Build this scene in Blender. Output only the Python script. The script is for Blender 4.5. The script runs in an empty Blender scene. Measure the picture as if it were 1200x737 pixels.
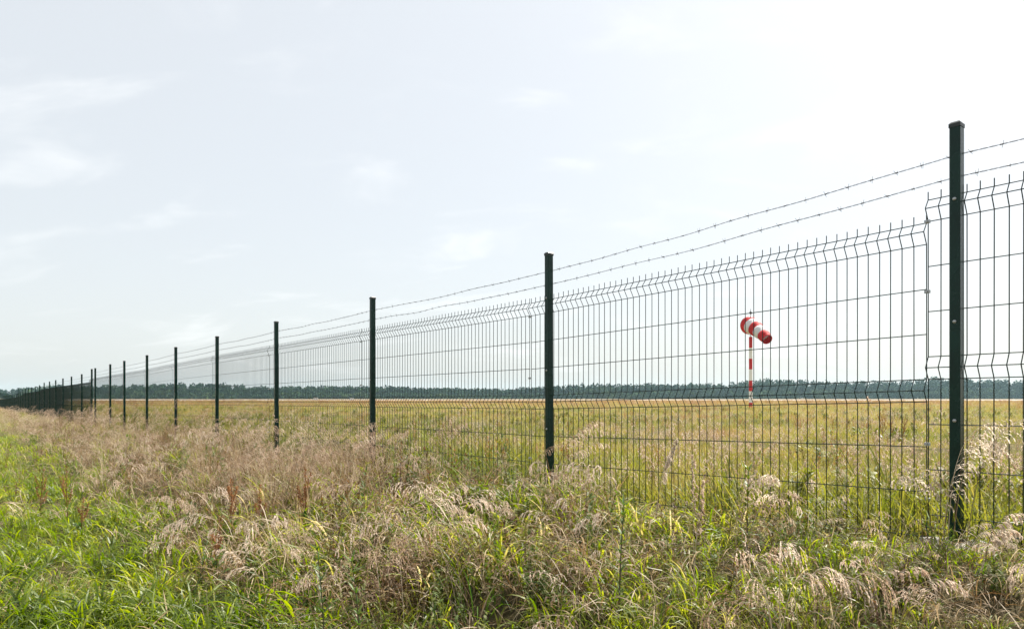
import bpy, math, random
import numpy as np
from mathutils import Vector, Euler

random.seed(7)
rng = np.random.default_rng(7)
sc = bpy.context.scene
col = sc.collection

# ------------------------------------------------------------------ camera, sky, sun, exposure
CZ = 1.5                 # eye height above the datum
F = 803.0                # focal length in pixels of the 1200 px wide photograph
HOR = 466.0
cam_d = bpy.data.cameras.new('camera')
cam = bpy.data.objects.new('camera', cam_d)
col.objects.link(cam)
cam.location = (0, 0, CZ)
cam.rotation_euler = (math.radians(90), 0, 0)
cam_d.sensor_width = 36
cam_d.lens = F / 1200 * 36
cam_d.shift_y = (HOR - 368.5) / 1200
cam_d.clip_start = 0.05
cam_d.clip_end = 9000
sc.camera = cam

SUN_AZ, SUN_EL = math.radians(50), math.radians(52)
sun_dir = Vector((math.sin(SUN_AZ) * math.cos(SUN_EL), math.cos(SUN_AZ) * math.cos(SUN_EL), math.sin(SUN_EL)))

world = bpy.data.worlds.new('World')
sc.world = world
world.use_nodes = True
wn, wl = world.node_tree.nodes, world.node_tree.links
wn.clear()
w_out = wn.new('ShaderNodeOutputWorld')
w_bg = wn.new('ShaderNodeBackground')
w_bg.inputs['Strength'].default_value = 0.066
w_sky = wn.new('ShaderNodeTexSky')
w_sky.sky_type = 'NISHITA'
w_sky.sun_disc = False
w_sky.sun_elevation = SUN_EL
w_sky.sun_rotation = SUN_AZ
w_sky.air_density = 1.0
w_sky.dust_density = 3.0
w_sky.ozone_density = 1.0
# thin high cloud veil, laid out on the cloud plane (direction.xy / direction.z)
w_tc = wn.new('ShaderNodeTexCoord')
w_sep = wn.new('ShaderNodeSeparateXYZ')
wl.new(w_tc.outputs['Generated'], w_sep.inputs[0])
w_add = wn.new('ShaderNodeMath'); w_add.operation = 'MAXIMUM'
w_add.inputs[1].default_value = 0.0
wl.new(w_sep.outputs['Z'], w_add.inputs[0])
w_add2 = wn.new('ShaderNodeMath'); w_add2.operation = 'ADD'
w_add2.inputs[1].default_value = 0.3
wl.new(w_add.outputs[0], w_add2.inputs[0])
w_dx = wn.new('ShaderNodeMath'); w_dx.operation = 'DIVIDE'
w_dy = wn.new('ShaderNodeMath'); w_dy.operation = 'DIVIDE'
wl.new(w_sep.outputs['X'], w_dx.inputs[0]); wl.new(w_add2.outputs[0], w_dx.inputs[1])
wl.new(w_sep.outputs['Y'], w_dy.inputs[0]); wl.new(w_add2.outputs[0], w_dy.inputs[1])
w_cmb = wn.new('ShaderNodeCombineXYZ')
wl.new(w_dx.outputs[0], w_cmb.inputs[0]); wl.new(w_dy.outputs[0], w_cmb.inputs[1])
w_map = wn.new('ShaderNodeMapping')
w_map.inputs['Rotation'].default_value = (0, 0, math.radians(28))
w_map.inputs['Scale'].default_value = (0.9, 1.7, 1)
w_map.inputs['Location'].default_value = (3.1, 1.4, 0)
wl.new(w_cmb.outputs[0], w_map.inputs[0])
w_n1 = wn.new('ShaderNodeTexNoise')
w_n1.inputs['Scale'].default_value = 2.6
w_n1.inputs['Detail'].default_value = 9
w_n1.inputs['Roughness'].default_value = 0.56
w_n1.inputs['Distortion'].default_value = 0.5
wl.new(w_map.outputs[0], w_n1.inputs['Vector'])
w_r1 = wn.new('ShaderNodeMapRange')
w_r1.inputs['From Min'].default_value = 0.5
w_r1.inputs['From Max'].default_value = 0.8
w_r1.inputs['To Min'].default_value = 0.0
w_r1.inputs['To Max'].default_value = 0.5
w_r1.interpolation_type = 'SMOOTHSTEP'
wl.new(w_n1.outputs['Fac'], w_r1.inputs['Value'])
w_veil = wn.new('ShaderNodeMix'); w_veil.data_type = 'RGBA'          # even thin overcast
w_veil.inputs['Factor'].default_value = 0.66
wl.new(w_sky.outputs[0], w_veil.inputs['A'])
w_veil.inputs['B'].default_value = (6.95, 7.1, 7.05, 1)
w_mix = wn.new('ShaderNodeMix'); w_mix.data_type = 'RGBA'           # brighter wisps
wl.new(w_r1.outputs[0], w_mix.inputs['Factor'])
wl.new(w_veil.outputs['Result'], w_mix.inputs['A'])
w_mix.inputs['B'].default_value = (8.1, 8.2, 8.2, 1)
wl.new(w_mix.outputs['Result'], w_bg.inputs['Color'])
wl.new(w_bg.outputs[0], w_out.inputs['Surface'])

sun_d = bpy.data.lights.new('sun', 'SUN')
sun_d.energy = 5.0
sun_d.angle = math.radians(0.8)
sun_d.color = (1.0, 0.95, 0.86)
sun = bpy.data.objects.new('sun', sun_d)
col.objects.link(sun)
sun.rotation_euler = sun_dir.to_track_quat('Z', 'Y').to_euler()
sun.location = sun_dir * 60

vs = sc.view_settings
vs.view_transform = 'Standard'
vs.look = 'None'
vs.exposure = 1.17
vs.gamma = 1.0
vs.use_curve_mapping = False
sc.cycles.use_denoising = True
sc.cycles.max_bounces = 8
sc.cycles.transmission_bounces = 6
sc.cycles.diffuse_bounces = 4
sc.cycles.volume_bounces = 1

# ------------------------------------------------------------------ helpers
def tag(o, label=None, cat=None, group=None, kind=None):
    if label: o['label'] = label
    if cat: o['category'] = cat
    if group: o['group'] = group
    if kind: o['kind'] = kind
    return o

def empty(name, loc=(0, 0, 0), rz=0.0, parent=None):
    o = bpy.data.objects.new(name, None)
    col.objects.link(o)
    o.location = loc
    o.rotation_euler = (0, 0, rz)
    o.empty_display_size = 0.1
    if parent: o.parent = parent
    return o

class MB:
    """collects polygons into one mesh; rnd is a per-piece random value for the materials"""
    def __init__(self):
        self.v, self.f, self.r, self.n = [], [], [], 0
    def add(self, verts, faces, rnd=0.5):
        k = self.n
        self.v.extend(verts)
        self.f.extend([tuple(i + k for i in f) for f in faces])
        self.r.extend([rnd] * len(verts))
        self.n += len(verts)
    def box(self, cx, cy, cz, sx, sy, sz, rnd=.5):
        x, y, z = sx / 2, sy / 2, sz / 2
        self.add([(cx + a * x, cy + b * y, cz + c * z) for c in (-1, 1) for a, b in ((-1, -1), (1, -1), (1, 1), (-1, 1))],
                 [(3, 2, 1, 0), (4, 5, 6, 7), (0, 1, 5, 4), (1, 2, 6, 5), (2, 3, 7, 6), (3, 0, 4, 7)], rnd)
    def tube(self, pts, radii, sides=6, cap=True, rnd=.5):
        pts = [Vector(p) for p in pts]
        if not hasattr(radii, '__len__'): radii = [radii] * len(pts)
        vs_, fs = [], []
        up = None
        for i, p in enumerate(pts):
            d = (pts[min(i + 1, len(pts) - 1)] - pts[max(i - 1, 0)]).normalized()
            if up is None:
                up = Vector((0, 0, 1)) if abs(d.z) < .9 else Vector((1, 0, 0))
            a = d.cross(up).normalized()
            b = a.cross(d).normalized()
            up = b
            for k in range(sides):
                t = 2 * math.pi * (k + .5) / sides
                q = p + (a * math.cos(t) + b * math.sin(t)) * radii[i]
                vs_.append(tuple(q))
        for i in range(len(pts) - 1):
            for k in range(sides):
                k2 = (k + 1) % sides
                fs.append((i * sides + k, i * sides + k2, (i + 1) * sides + k2, (i + 1) * sides + k))
        if cap:
            fs.append(tuple(range(sides - 1, -1, -1)))
            n0 = (len(pts) - 1) * sides
            fs.append(tuple(n0 + k for k in range(sides)))
        self.add(vs_, fs, rnd)
    def mesh(self, name, mat=None, smooth=False):
        me = bpy.data.meshes.new(name)
        me.from_pydata(self.v, [], self.f)
        at = me.attributes.new('rnd', 'FLOAT', 'POINT')
        at.data.foreach_set('value', np.array(self.r, dtype=np.float32))
        if mat: me.materials.append(mat)
        if smooth: me.polygons.foreach_set('use_smooth', [True] * len(me.polygons))
        me.update()
        return me
    def build(self, name, mat=None, parent=None, smooth=False, loc=None):
        o = bpy.data.objects.new(name, self.mesh(name, mat, smooth))
        col.objects.link(o)
        if parent: o.parent = parent
        if loc is not None: o.location = loc
        return o

def link_copy(name, mesh, parent=None, loc=(0, 0, 0), rot=(0, 0, 0), scale=(1, 1, 1)):
    o = bpy.data.objects.new(name, mesh)
    col.objects.link(o)
    o.parent = parent
    o.location, o.rotation_euler, o.scale = loc, rot, scale
    return o

# ------------------------------------------------------------------ materials
def new_mat(name):
    m = bpy.data.materials.new(name)
    m.use_nodes = True
    n, l = m.node_tree.nodes, m.node_tree.links
    p = n['Principled BSDF']
    return m, n, l, p

def ramp(n, stops):
    r = n.new('ShaderNodeValToRGB')
    cr = r.color_ramp
    while len(cr.elements) > 1: cr.elements.remove(cr.elements[-1])
    cr.elements[0].position = stops[0][0]
    cr.elements[0].color = (*stops[0][1], 1)
    for p, c in stops[1:]:
        e = cr.elements.new(p)
        e.color = (*c, 1)
    return r

def paint_mat(name, c, rough=.35, var=.25, coat=0.0, scale=18):
    m, n, l, p = new_mat(name)
    tc = n.new('ShaderNodeTexCoord')
    no = n.new('ShaderNodeTexNoise'); no.inputs['Scale'].default_value = scale; no.inputs['Detail'].default_value = 6
    l.new(tc.outputs['Object'], no.inputs['Vector'])
    r = ramp(n, [(.25, tuple(x * (1 - var) for x in c)), (.75, tuple(min(1, x * (1 + var)) for x in c))])
    l.new(no.outputs['Fac'], r.inputs[0]); l.new(r.outputs[0], p.inputs['Base Color'])
    rr = n.new('ShaderNodeMapRange')
    rr.inputs['To Min'].default_value = rough * .8; rr.inputs['To Max'].default_value = rough * 1.35
    l.new(no.outputs['Fac'], rr.inputs['Value']); l.new(rr.outputs[0], p.inputs['Roughness'])
    p.inputs['Coat Weight'].default_value = coat
    p.inputs['Coat Roughness'].default_value = .12
    return m

def leaf_mat(name, stops, transl=.4, rough=.5, spread=.5, inst=True, spec=.4):
    """thin plant tissue: colour from per-instance tint + per-blade random; partly translucent"""
    m, n, l, p = new_mat(name)
    a2 = n.new('ShaderNodeAttribute'); a2.attribute_name = 'rnd'
    s = n.new('ShaderNodeMath'); s.operation = 'MULTIPLY_ADD'
    s.inputs[1].default_value = spread; s.inputs[2].default_value = -spread / 2
    l.new(a2.outputs['Fac'], s.inputs[0])
    if inst:
        a1 = n.new('ShaderNodeAttribute'); a1.attribute_type = 'INSTANCER'; a1.attribute_name = 'tint'
        src = a1.outputs['Fac']
    else:
        oi = n.new('ShaderNodeObjectInfo')
        src = oi.outputs['Random']
    ad = n.new('ShaderNodeMath'); ad.operation = 'ADD'; ad.use_clamp = True
    l.new(s.outputs[0], ad.inputs[0]); l.new(src, ad.inputs[1])
    r = ramp(n, stops)
    l.new(ad.outputs[0], r.inputs[0])
    l.new(r.outputs[0], p.inputs['Base Color'])
    p.inputs['Roughness'].default_value = rough
    p.inputs['Specular IOR Level'].default_value = spec
    t = n.new('ShaderNodeBsdfTranslucent')
    hs = n.new('ShaderNodeHueSaturation')
    hs.inputs['Saturation'].default_value = 1.15; hs.inputs['Value'].default_value = 1.7
    l.new(r.outputs[0], hs.inputs['Color']); l.new(hs.outputs[0], t.inputs['Color'])
    mx = n.new('ShaderNodeMixShader'); mx.inputs[0].default_value = transl
    l.new(p.outputs[0], mx.inputs[1]); l.new(t.outputs[0], mx.inputs[2])
    l.new(mx.outputs[0], n['Material Output'].inputs['Surface'])
    return m

M = {}
M['post'] = paint_mat('dark green powder coat', (.005, .026, .020), .25, .4, scale=7)
M['post'].node_tree.nodes['Principled BSDF'].inputs['Specular IOR Level'].default_value = .22
M['wire'] = paint_mat('green coated wire', (.004, .019, .015), .4, .3)
M['wire'].node_tree.nodes['Principled BSDF'].inputs['Specular IOR Level'].default_value = .3
M['cap'] = paint_mat('black plastic cap', (.010, .016, .015), .4, .2)
M['steel'] = paint_mat('galvanised steel', (.42, .43, .44), .4, .2)
M['steel'].node_tree.nodes['Principled BSDF'].inputs['Metallic'].default_value = .8
M['barb'] = paint_mat('weathered barbed wire', (.10, .10, .105), .5, .35)
M['barb'].node_tree.nodes['Principled BSDF'].inputs['Metallic'].default_value = .6
M['concrete'] = paint_mat('pale concrete', (.36, .33, .29), .9, .35, scale=25)
M['red'] = paint_mat('red paint', (.52, .006, .010), .45, .15)
M['white'] = paint_mat('white paint', (.78, .78, .78), .45, .06)
M['runway'] = paint_mat('runway concrete', (.28, .24, .215), .9, .12, scale=.05)

GREEN = [(0, (.045, .078, .010)), (.35, (.110, .160, .014)), (.62, (.185, .225, .024)), (.82, (.27, .27, .050)), (.93, (.34, .29, .11)), (1, (.47, .39, .22))]
M['green'] = leaf_mat('green grass blade', GREEN, .55, .45, .55, spec=.5)
DRY = [(0, (.095, .050, .024)), (.3, (.20, .125, .062)), (.6, (.36, .275, .175)), (1, (.54, .45, .33))]
M['dry'] = leaf_mat('dry straw', DRY, .3, .6, .5)
PLUME = [(0, (.26, .18, .125)), (.4, (.44, .335, .255)), (1, (.66, .57, .49))]
M['plume'] = leaf_mat('feathery seed head', PLUME, .4, .7, .6)
FIELD = [(0, (.10, .120, .022)), (.3, (.215, .215, .040)), (.55, (.33, .28, .085)), (.78, (.33, .24, .105)), (1, (.29, .175, .08))]
M['field'] = leaf_mat('meadow grass', FIELD, .35, .55, .35)
WEED = [(0, (.045, .075, .015)), (.4, (.085, .130, .022)), (.7, (.15, .15, .035)), (.85, (.13, .075, .032)), (1, (.10, .058, .032))]
M['weed'] = leaf_mat('weed leaf', WEED, .42, .6, .5)
DOCK = [(0, (.15, .065, .028)), (.5, (.24, .11, .045)), (1, (.34, .165, .07))]
M['dock'] = leaf_mat('rust brown seed', DOCK, .2, .7, .6, inst=False)
M['plume1'] = leaf_mat('pale plume', PLUME, .4, .7, .6, inst=False)
M['fluff'] = leaf_mat('white fluff', [(0, (.46, .39, .32)), (1, (.70, .63, .55))], .45, .8, .6, inst=False)
M['dry1'] = leaf_mat('straw stem', DRY, .2, .6, .5, inst=False)
M['weed1'] = leaf_mat('leaf of single plant', [(0, (.04, .08, .015)), (.6, (.08, .14, .02)), (1, (.16, .15, .04))], .35, .45, .5, inst=False)
WOOD = [(0, (.010, .030, .014)), (.45, (.019, .052, .022)), (.8, (.036, .074, .026)), (1, (.065, .10, .034))]
M['wood'] = leaf_mat('far tree foliage', WOOD, .25, .6, .25, inst=False)
M['bark'] = paint_mat('bark', (.10, .075, .055), .9, .3)

# ------------------------------------------------------------------ layout: fence line and ground
TAN, COS, SIN, X0 = 650.0 / 803.0, 0.7773, 0.6291, 4.31
def depth_at(px):            # depth along the view axis of the fence line seen at photo column px
    return F * X0 / (px + 50.0)
def t_at(px):
    return depth_at(px) / COS
def fp(t, s=0.0):            # world x, y of fence coordinates (t along, s towards the camera side)
    return (X0 - SIN * t - COS * s, COS * t - SIN * s)
def st(x, y):
    return ((X0 - TAN * y - x) * COS, (x - X0) * -SIN + y * COS)

POST_PX = [1121, 644, 436, 324, 254, 206, 172, 145.7, 129, 111.5, 107.5]
POST_S = .037                 # posts stand on the viewer's side of the mesh
POST_Y = [146, 297, 349, 377, 394.5, 407, 416.5, 423, 427, 431.5, 432.5]
_pz = [F * (X0 - POST_S / COS) / (p + 50) for p in POST_PX]
POST_TOP = [(HOR - v_) * z_ / F for v_, z_ in zip(POST_Y, _pz)]
POST_T = [(z_ + SIN * POST_S) / COS for z_ in _pz]
POST_H = 1.83
# second run, beyond the double post
VP2 = 636.0 / 803.0
C2 = 1 / math.sqrt(1 + VP2 ** 2); S2 = VP2 * C2
A2 = fp(POST_T[-1])
def fp2(d): return (A2[0] - S2 * d, A2[1] + C2 * d)
def top2(d):
    y = A2[1] + C2 * d
    return float(np.interp(y, [22, 24, 37.6, 38.2, 51, 52.5, 70, 106, 130], [.82, .81, .77, .67, .63, .42, .22, -.02, -.15]))

def base_rel(t):
    return np.interp(t, [0, 3.4, 4.6, 6.5, 28, 32, 48, 66, 90, 140, 300], [-.62, -.64, -.72, -.78, -.90, -1.0, -1.06, -1.15, -1.45, -1.8, -1.8])

def smooth(a, b, x):
    u = np.clip((x - a) / (b - a), 0, 1)
    return u * u * (3 - 2 * u)

def ground_z(x, y):
    x = np.asarray(x, float); y = np.asarray(y, float)
    s, t = st(x, y)
    b = base_rel(t)
    r = np.hypot(x, y)
    fld = -1.0 + 0 * x
    far = b + (fld - b) * smooth(.2, 9, -s)
    drop = .60 * (1 - .6 * smooth(14, 60, t))
    near = b - drop * smooth(.15, 2.7, s)
    z = np.where(s > 0, near, far)
    bump = .035 * np.sin(x * 2.1 + 1.3 * np.sin(y * 1.7)) * np.sin(y * 2.6 + x) + .02 * np.sin(x * 5.3 + y * 4.1)
    z = z + bump * (1 - smooth(12, 60, r)) * smooth(0, .4, np.abs(s))
    z = np.where((s > 12), np.maximum(z, -1.5), z)
    return z + CZ

# ---- ground sheet
N = 320
u = np.linspace(-1, 1, N)
gx = np.sign(u) * (np.abs(u) * 14 + np.abs(u) ** 6 * 2000)
gy = gx + 6.0
GX, GY = np.meshgrid(gx, gy)
GZ = ground_z(GX, GY)
rr_ = np.hypot(GX, GY)
GZ = np.where(rr_ > 180, GZ + (CZ - 1.0 - GZ) * smooth(180, 240, rr_), GZ)
verts = np.stack([GX.ravel(), GY.ravel(), GZ.ravel()], 1)
idx = np.arange(N * N).reshape(N, N)
faces = np.stack([idx[:-1, :-1].ravel(), idx[:-1, 1:].ravel(), idx[1:, 1:].ravel(), idx[1:, :-1].ravel()], 1)
gm = bpy.data.meshes.new('ground')
gm.from_pydata(verts.tolist(), [], faces.tolist())
gm.polygons.foreach_set('use_smooth', [True] * len(gm.polygons))
m, n, l, p = new_mat('meadow soil and thatch')
tc = n.new('ShaderNodeTexCoord')
n1 = n.new('ShaderNodeTexNoise'); n1.inputs['Scale'].default_value = .09; n1.inputs['Detail'].default_value = 8; n1.inputs['Roughness'].default_value = .65
n2 = n.new('ShaderNodeTexNoise'); n2.inputs['Scale'].default_value = 9; n2.inputs['Detail'].default_value = 8; n2.inputs['Roughness'].default_value = .7
l.new(tc.outputs['Object'], n1.inputs['Vector']); l.new(tc.outputs['Object'], n2.inputs['Vector'])
r1 = ramp(n, [(.32, (.105, .115, .03)), (.5, (.17, .155, .055)), (.68, (.21, .14, .065))])
r2 = ramp(n, [(.3, (.035, .027, .016)), (.5, (.075, .062, .030)), (.7, (.14, .11, .06))])
l.new(n1.outputs['Fac'], r1.inputs[0]); l.new(n2.outputs['Fac'], r2.inputs[0])
# vegetation cover as seen from afar takes over from bare thatch away from the verge
sx = n.new('ShaderNodeVectorMath'); sx.operation = 'LENGTH'
l.new(tc.outputs['Object'], sx.inputs[0])
mr = n.new('ShaderNodeMapRange'); mr.inputs['From Min'].default_value = 10; mr.inputs['From Max'].default_value = 60
l.new(sx.outputs['Value'], mr.inputs['Value'])
mx = n.new('ShaderNodeMix'); mx.data_type = 'RGBA'
l.new(mr.outputs[0], mx.inputs['Factor']); l.new(r2.outputs[0], mx.inputs['A']); l.new(r1.outputs[0], mx.inputs['B'])
# a belt of rust-brown sorrel grows along the runway
sp = n.new('ShaderNodeSeparateXYZ'); l.new(tc.outputs['Object'], sp.inputs[0])
mr2 = n.new('ShaderNodeMapRange'); mr2.inputs['From Min'].default_value = 70; mr2.inputs['From Max'].default_value = 130
l.new(sp.outputs['Y'], mr2.inputs['Value'])
mx2 = n.new('ShaderNodeMix'); mx2.data_type = 'RGBA'
mx2.inputs['B'].default_value = (.165, .12, .055, 1)
l.new(mr2.outputs[0], mx2.inputs['Factor']); l.new(mx.outputs['Result'], mx2.inputs['A'])
l.new(mx2.outputs['Result'], p.inputs['Base Color'])
p.inputs['Roughness'].default_value = .95
p.inputs['Specular IOR Level'].default_value = .1
bp = n.new('ShaderNodeBump'); bp.inputs['Strength'].default_value = .6; bp.inputs['Distance'].default_value = .05
l.new(n2.outputs['Fac'], bp.inputs['Height']); l.new(bp.outputs[0], p.inputs['Normal'])
gm.materials.append(m)
ground = bpy.data.objects.new('ground', gm)
col.objects.link(ground)
tag(ground, 'uneven grassy ground falling from the fence and flat airfield beyond', kind='structure')

# ---- runway
mb = MB()
mb.add([(-900, 250, CZ - .996), (900, 250, CZ - .996), (900, 400, CZ - .996), (-900, 400, CZ - .996)], [(0, 1, 2, 3)])
tag(mb.build('runway', M['runway']), 'long pale concrete runway strip in front of the distant wood', kind='structure')
mb = MB()
mb.add([(22, 165, CZ - .992), (46, 165, CZ - .992), (48, 185, CZ - .992), (24, 185, CZ - .992)], [(0, 1, 2, 3)])
tag(mb.build('taxiway_pad', M['runway']), 'short pale concrete pad in the brown grass belt', kind='structure')

# ------------------------------------------------------------------ the fence
FR = math.atan2(COS, -SIN)           # direction of +t in the ground plane
fence = empty('mesh_fence', (*fp(POST_T[0]), float(CZ - .65)))
tag(fence, 'dark green welded mesh fence with two barbed wire strands crossing the whole picture', 'fence')
ORG = Vector(fence.location)
def rel(x, y, z): return (x - ORG.x, y - ORG.y, z - ORG.z)

# post: local x along the fence, local y towards the camera side
PW, PD = .042, .050
def post_mesh(h):
    mb = MB()
    c = .004
    prof = [(-PW/2 + c, -PD/2), (PW/2 - c, -PD/2), (PW/2, -PD/2 + c), (PW/2, PD/2 - c), (PW/2 - c, PD/2), (-PW/2 + c, PD/2), (-PW/2, PD/2 - c), (-PW/2, -PD/2 + c)]
    k = len(prof)
    v = [(x, y, 0) for x, y in prof] + [(x, y, h) for x, y in prof]
    f = [(i, (i + 1) % k, (i + 1) % k + k, i + k) for i in range(k)] + [tuple(range(k, 2 * k))]
    mb.add(v, f)
    return mb.mesh('post', M['post'])
PM = post_mesh(POST_H + .3 - .012)
mb = MB(); 
a, b = PW/2 + .0015, PD/2 + .0015
mb.box(0, 0, .003, a*2, b*2, .016)
mb.add([(-a, -b, .011), (a, -b, .011), (a, b, .011), (-a, b, .011), (-a*.7, -b*.7, .019), (a*.7, -b*.7, .019), (a*.7, b*.7, .019), (-a*.7, b*.7, .019)],
       [(0, 1, 5, 4), (1, 2, 6, 5), (2, 3, 7, 6), (3, 0, 4, 7), (4, 5, 6, 7)])
CAPM = mb.mesh('post_cap', M['cap'])
mb = MB()
pr = [(.0, .0075), (.003, .0075), (.0055, .0055), (.0068, .002)]
for i in range(len(pr) - 1):
    pass
seg = 10
vv = [(math.cos(2*math.pi*k/seg)*r, d, math.sin(2*math.pi*k/seg)*r) for d, r in pr for k in range(seg)]
ff = [(i*seg + k, (i+1)*seg + k, (i+1)*seg + (k+1) % seg, i*seg + (k+1) % seg) for i in range(len(pr)-1) for k in range(seg)]
ff.append(tuple((len(pr)-1)*seg + k for k in range(seg - 1, -1, -1)))
mb.add(vv, ff)
BOLTM = mb.mesh('bolt', M['steel'])

def add_post(parent, x, y, ztop, ang, detail=True, org=ORG):
    """ang: direction of +t; local +y looks to the camera side"""
    p_ = link_copy('post', PM, parent, (x - org.x, y - org.y, ztop - .012 - (POST_H + .288) - org.z), (0, 0, ang))
    hh = POST_H + .288
    link_copy('post_cap', CAPM, p_, (0, 0, hh + .001))
    if detail:
        for dz in (-.31, -.83, -1.25):
            link_copy('bolt', BOLTM, p_, (0, PD / 2, hh + dz))
    return p_

post_objs = []
TILT = [.0, .004, -.005, .006, -.007, .004, -.006, .008, -.006, 0, .006]
for i, (t, tp) in enumerate(zip(POST_T, POST_TOP)):
    x, y = fp(t, POST_S)
    o = add_post(fence, x, y, CZ + tp, FR, detail=i < 5)
    o.rotation_euler[1] = TILT[i]
    post_objs.append(o)
# the post just outside the right edge, which carries the next panel and the strands
TR = POST_T[0] - 2.66
x, y = fp(TR, POST_S)
add_post(fence, x, y, CZ + 1.225, FR, detail=False)
# poured footing shows at the nearest post
mb = MB()
ring = []
for k in range(14):
    a_ = 2 * math.pi * k / 14
    r_ = .115 * (1 + .25 * math.sin(2.3 * k) * .6 + .12 * math.sin(5.1 * k))
    ring.append((math.cos(a_) * r_ * 1.25, math.sin(a_) * r_))
v = [(x, y, -.12) for x, y in ring] + [(x, y, .02 + .012 * math.sin(7 * x * 9)) for x, y in ring] + [(x * .6, y * .6, .035) for x, y in ring] + [(0, 0, .03)]
f = []
for k in range(14):
    k2 = (k + 1) % 14
    f += [(k, k2, 14 + k2, 14 + k), (14 + k, 14 + k2, 28 + k2, 28 + k), (28 + k, 28 + k2, 42)]
mb.add(v, f)
ft = mb.build('footing', M['concrete'], post_objs[0])
ft.location = (0, 0, (CZ - .64) - (CZ + POST_TOP[0] - .012 - (POST_H + .288)))
ft['label'] = 'pale crumbled concrete footing at the foot of the post'

# mesh panels
FOLD = .032
PROFILE = [(0, 0), (-.035, 0), (-.078, FOLD), (-.13, 0), (-.73, 0), (-.78, FOLD), (-.83, 0), (-1.43, 0), (-1.48, FOLD), (-1.53, 0)]
HOR_Z = [(-.035, 0), (-.078, FOLD), (-.13, 0), (-.33, 0), (-.53, 0), (-.73, 0), (-.78, FOLD), (-.83, 0), (-1.03, 0), (-1.23, 0), (-1.43, 0), (-1.48, FOLD), (-1.525, 0)]
WR = .0023
def wire_profile_mesh():
    mb = MB()
    mb.tube([(0, d, z) for z, d in PROFILE], WR, 6)
    return mb.mesh('vertical_wire', M['wire'])
VW = wire_profile_mesh()
mb = MB(); mb.tube([(0, 0, 0), (1, 0, 0)], WR, 6)
HW = mb.mesh('horizontal_wire', M['wire'])

U_ = random.uniform
def add_panel(parent, pa, pb, za, zb, detail=True, org=ORG, far_r=WR * .8):
    """pa -> pb in the ground plane, za/zb world heights of the panel's top at each end"""
    d = Vector((pb[0] - pa[0], pb[1] - pa[1]))
    L = d.length
    ang = math.atan2(d.y, d.x)
    n_ = max(2, int(round(L / .05)))
    root_loc = (pa[0] - org.x, pa[1] - org.y, za - org.z)
    slope = zb - za
    if detail:
        e = empty('mesh_panel', root_loc, ang, parent)
        for k in range(n_ + 1):
            u_ = k / n_
            link_copy('vertical_wire', VW, e, (u_ * L + U_(-.0015, .0015), 0, slope * u_ + U_(-.002, .002)), (0, U_(-.0016, .0016), 0))
        HL = math.hypot(L, slope)
        for z, dd in HOR_Z:
            link_copy('horizontal_wire', HW, e, (0, dd - 2 * WR + .0006, z), (0, -math.atan2(slope, L), 0), (HL, 1, 1))
        return e
    mb = MB()
    for k in range(n_ + 1):
        u_ = k / n_
        mb.tube([(u_ * L, dd, slope * u_ + z) for z, dd in PROFILE], far_r, 4, cap=False)
    for z, dd in HOR_Z:
        mb.tube([(0, dd - WR * 1.7, z), (L, dd - WR * 1.7, slope + z)], WR, 4, cap=False)
    o = mb.build('mesh_panel', M['wire'], parent, loc=root_loc)
    o.rotation_euler = (0, 0, ang)
    return o

JOINT_PX = [1089, 622, 424, 315.5, 249, 202.5, 169.5, 143.8, 127.5, 105.5]
JT = [t_at(p) for p in JOINT_PX]
top_t = lambda t: float(np.interp(t, POST_T[1:], POST_TOP[1:])) - .29
# the raised right-hand panel
add_panel(fence, fp(JT[0] + .004 - 2.75), fp(JT[0] + .004), CZ + .935, CZ + .912, True)
for i in range(len(JT) - 1):
    za = .812 if i == 0 else top_t(JT[i]) 
    zb = top_t(JT[i + 1]) - .002
    add_panel(fence, fp(JT[i] + .012), fp(JT[i + 1] - .006), CZ + za, CZ + zb, detail=i < 4)
# clips at the joint between the stepped panels
mb = MB()
mb.box(0, 0, 0, .022, .012, .014); mb.box(.0, .008, 0, .008, .010, .008)
CLIP = mb.mesh('panel_clip', M['steel'])
for z in (.78, .47, -.205, -.45):
    x, y = fp(JT[0] + .006, .006)
    link_copy('panel_clip', CLIP, fence, rel(x, y, CZ + z), (0, 0, FR))
for i in (1, 2, 3):
    for z in (-.14, -.6, -1.2):
        x, y = fp(JT[i] + .003, .006)
        link_copy('panel_clip', CLIP, fence, rel(x, y, CZ + top_t(JT[i]) + z), (0, 0, FR))

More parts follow.
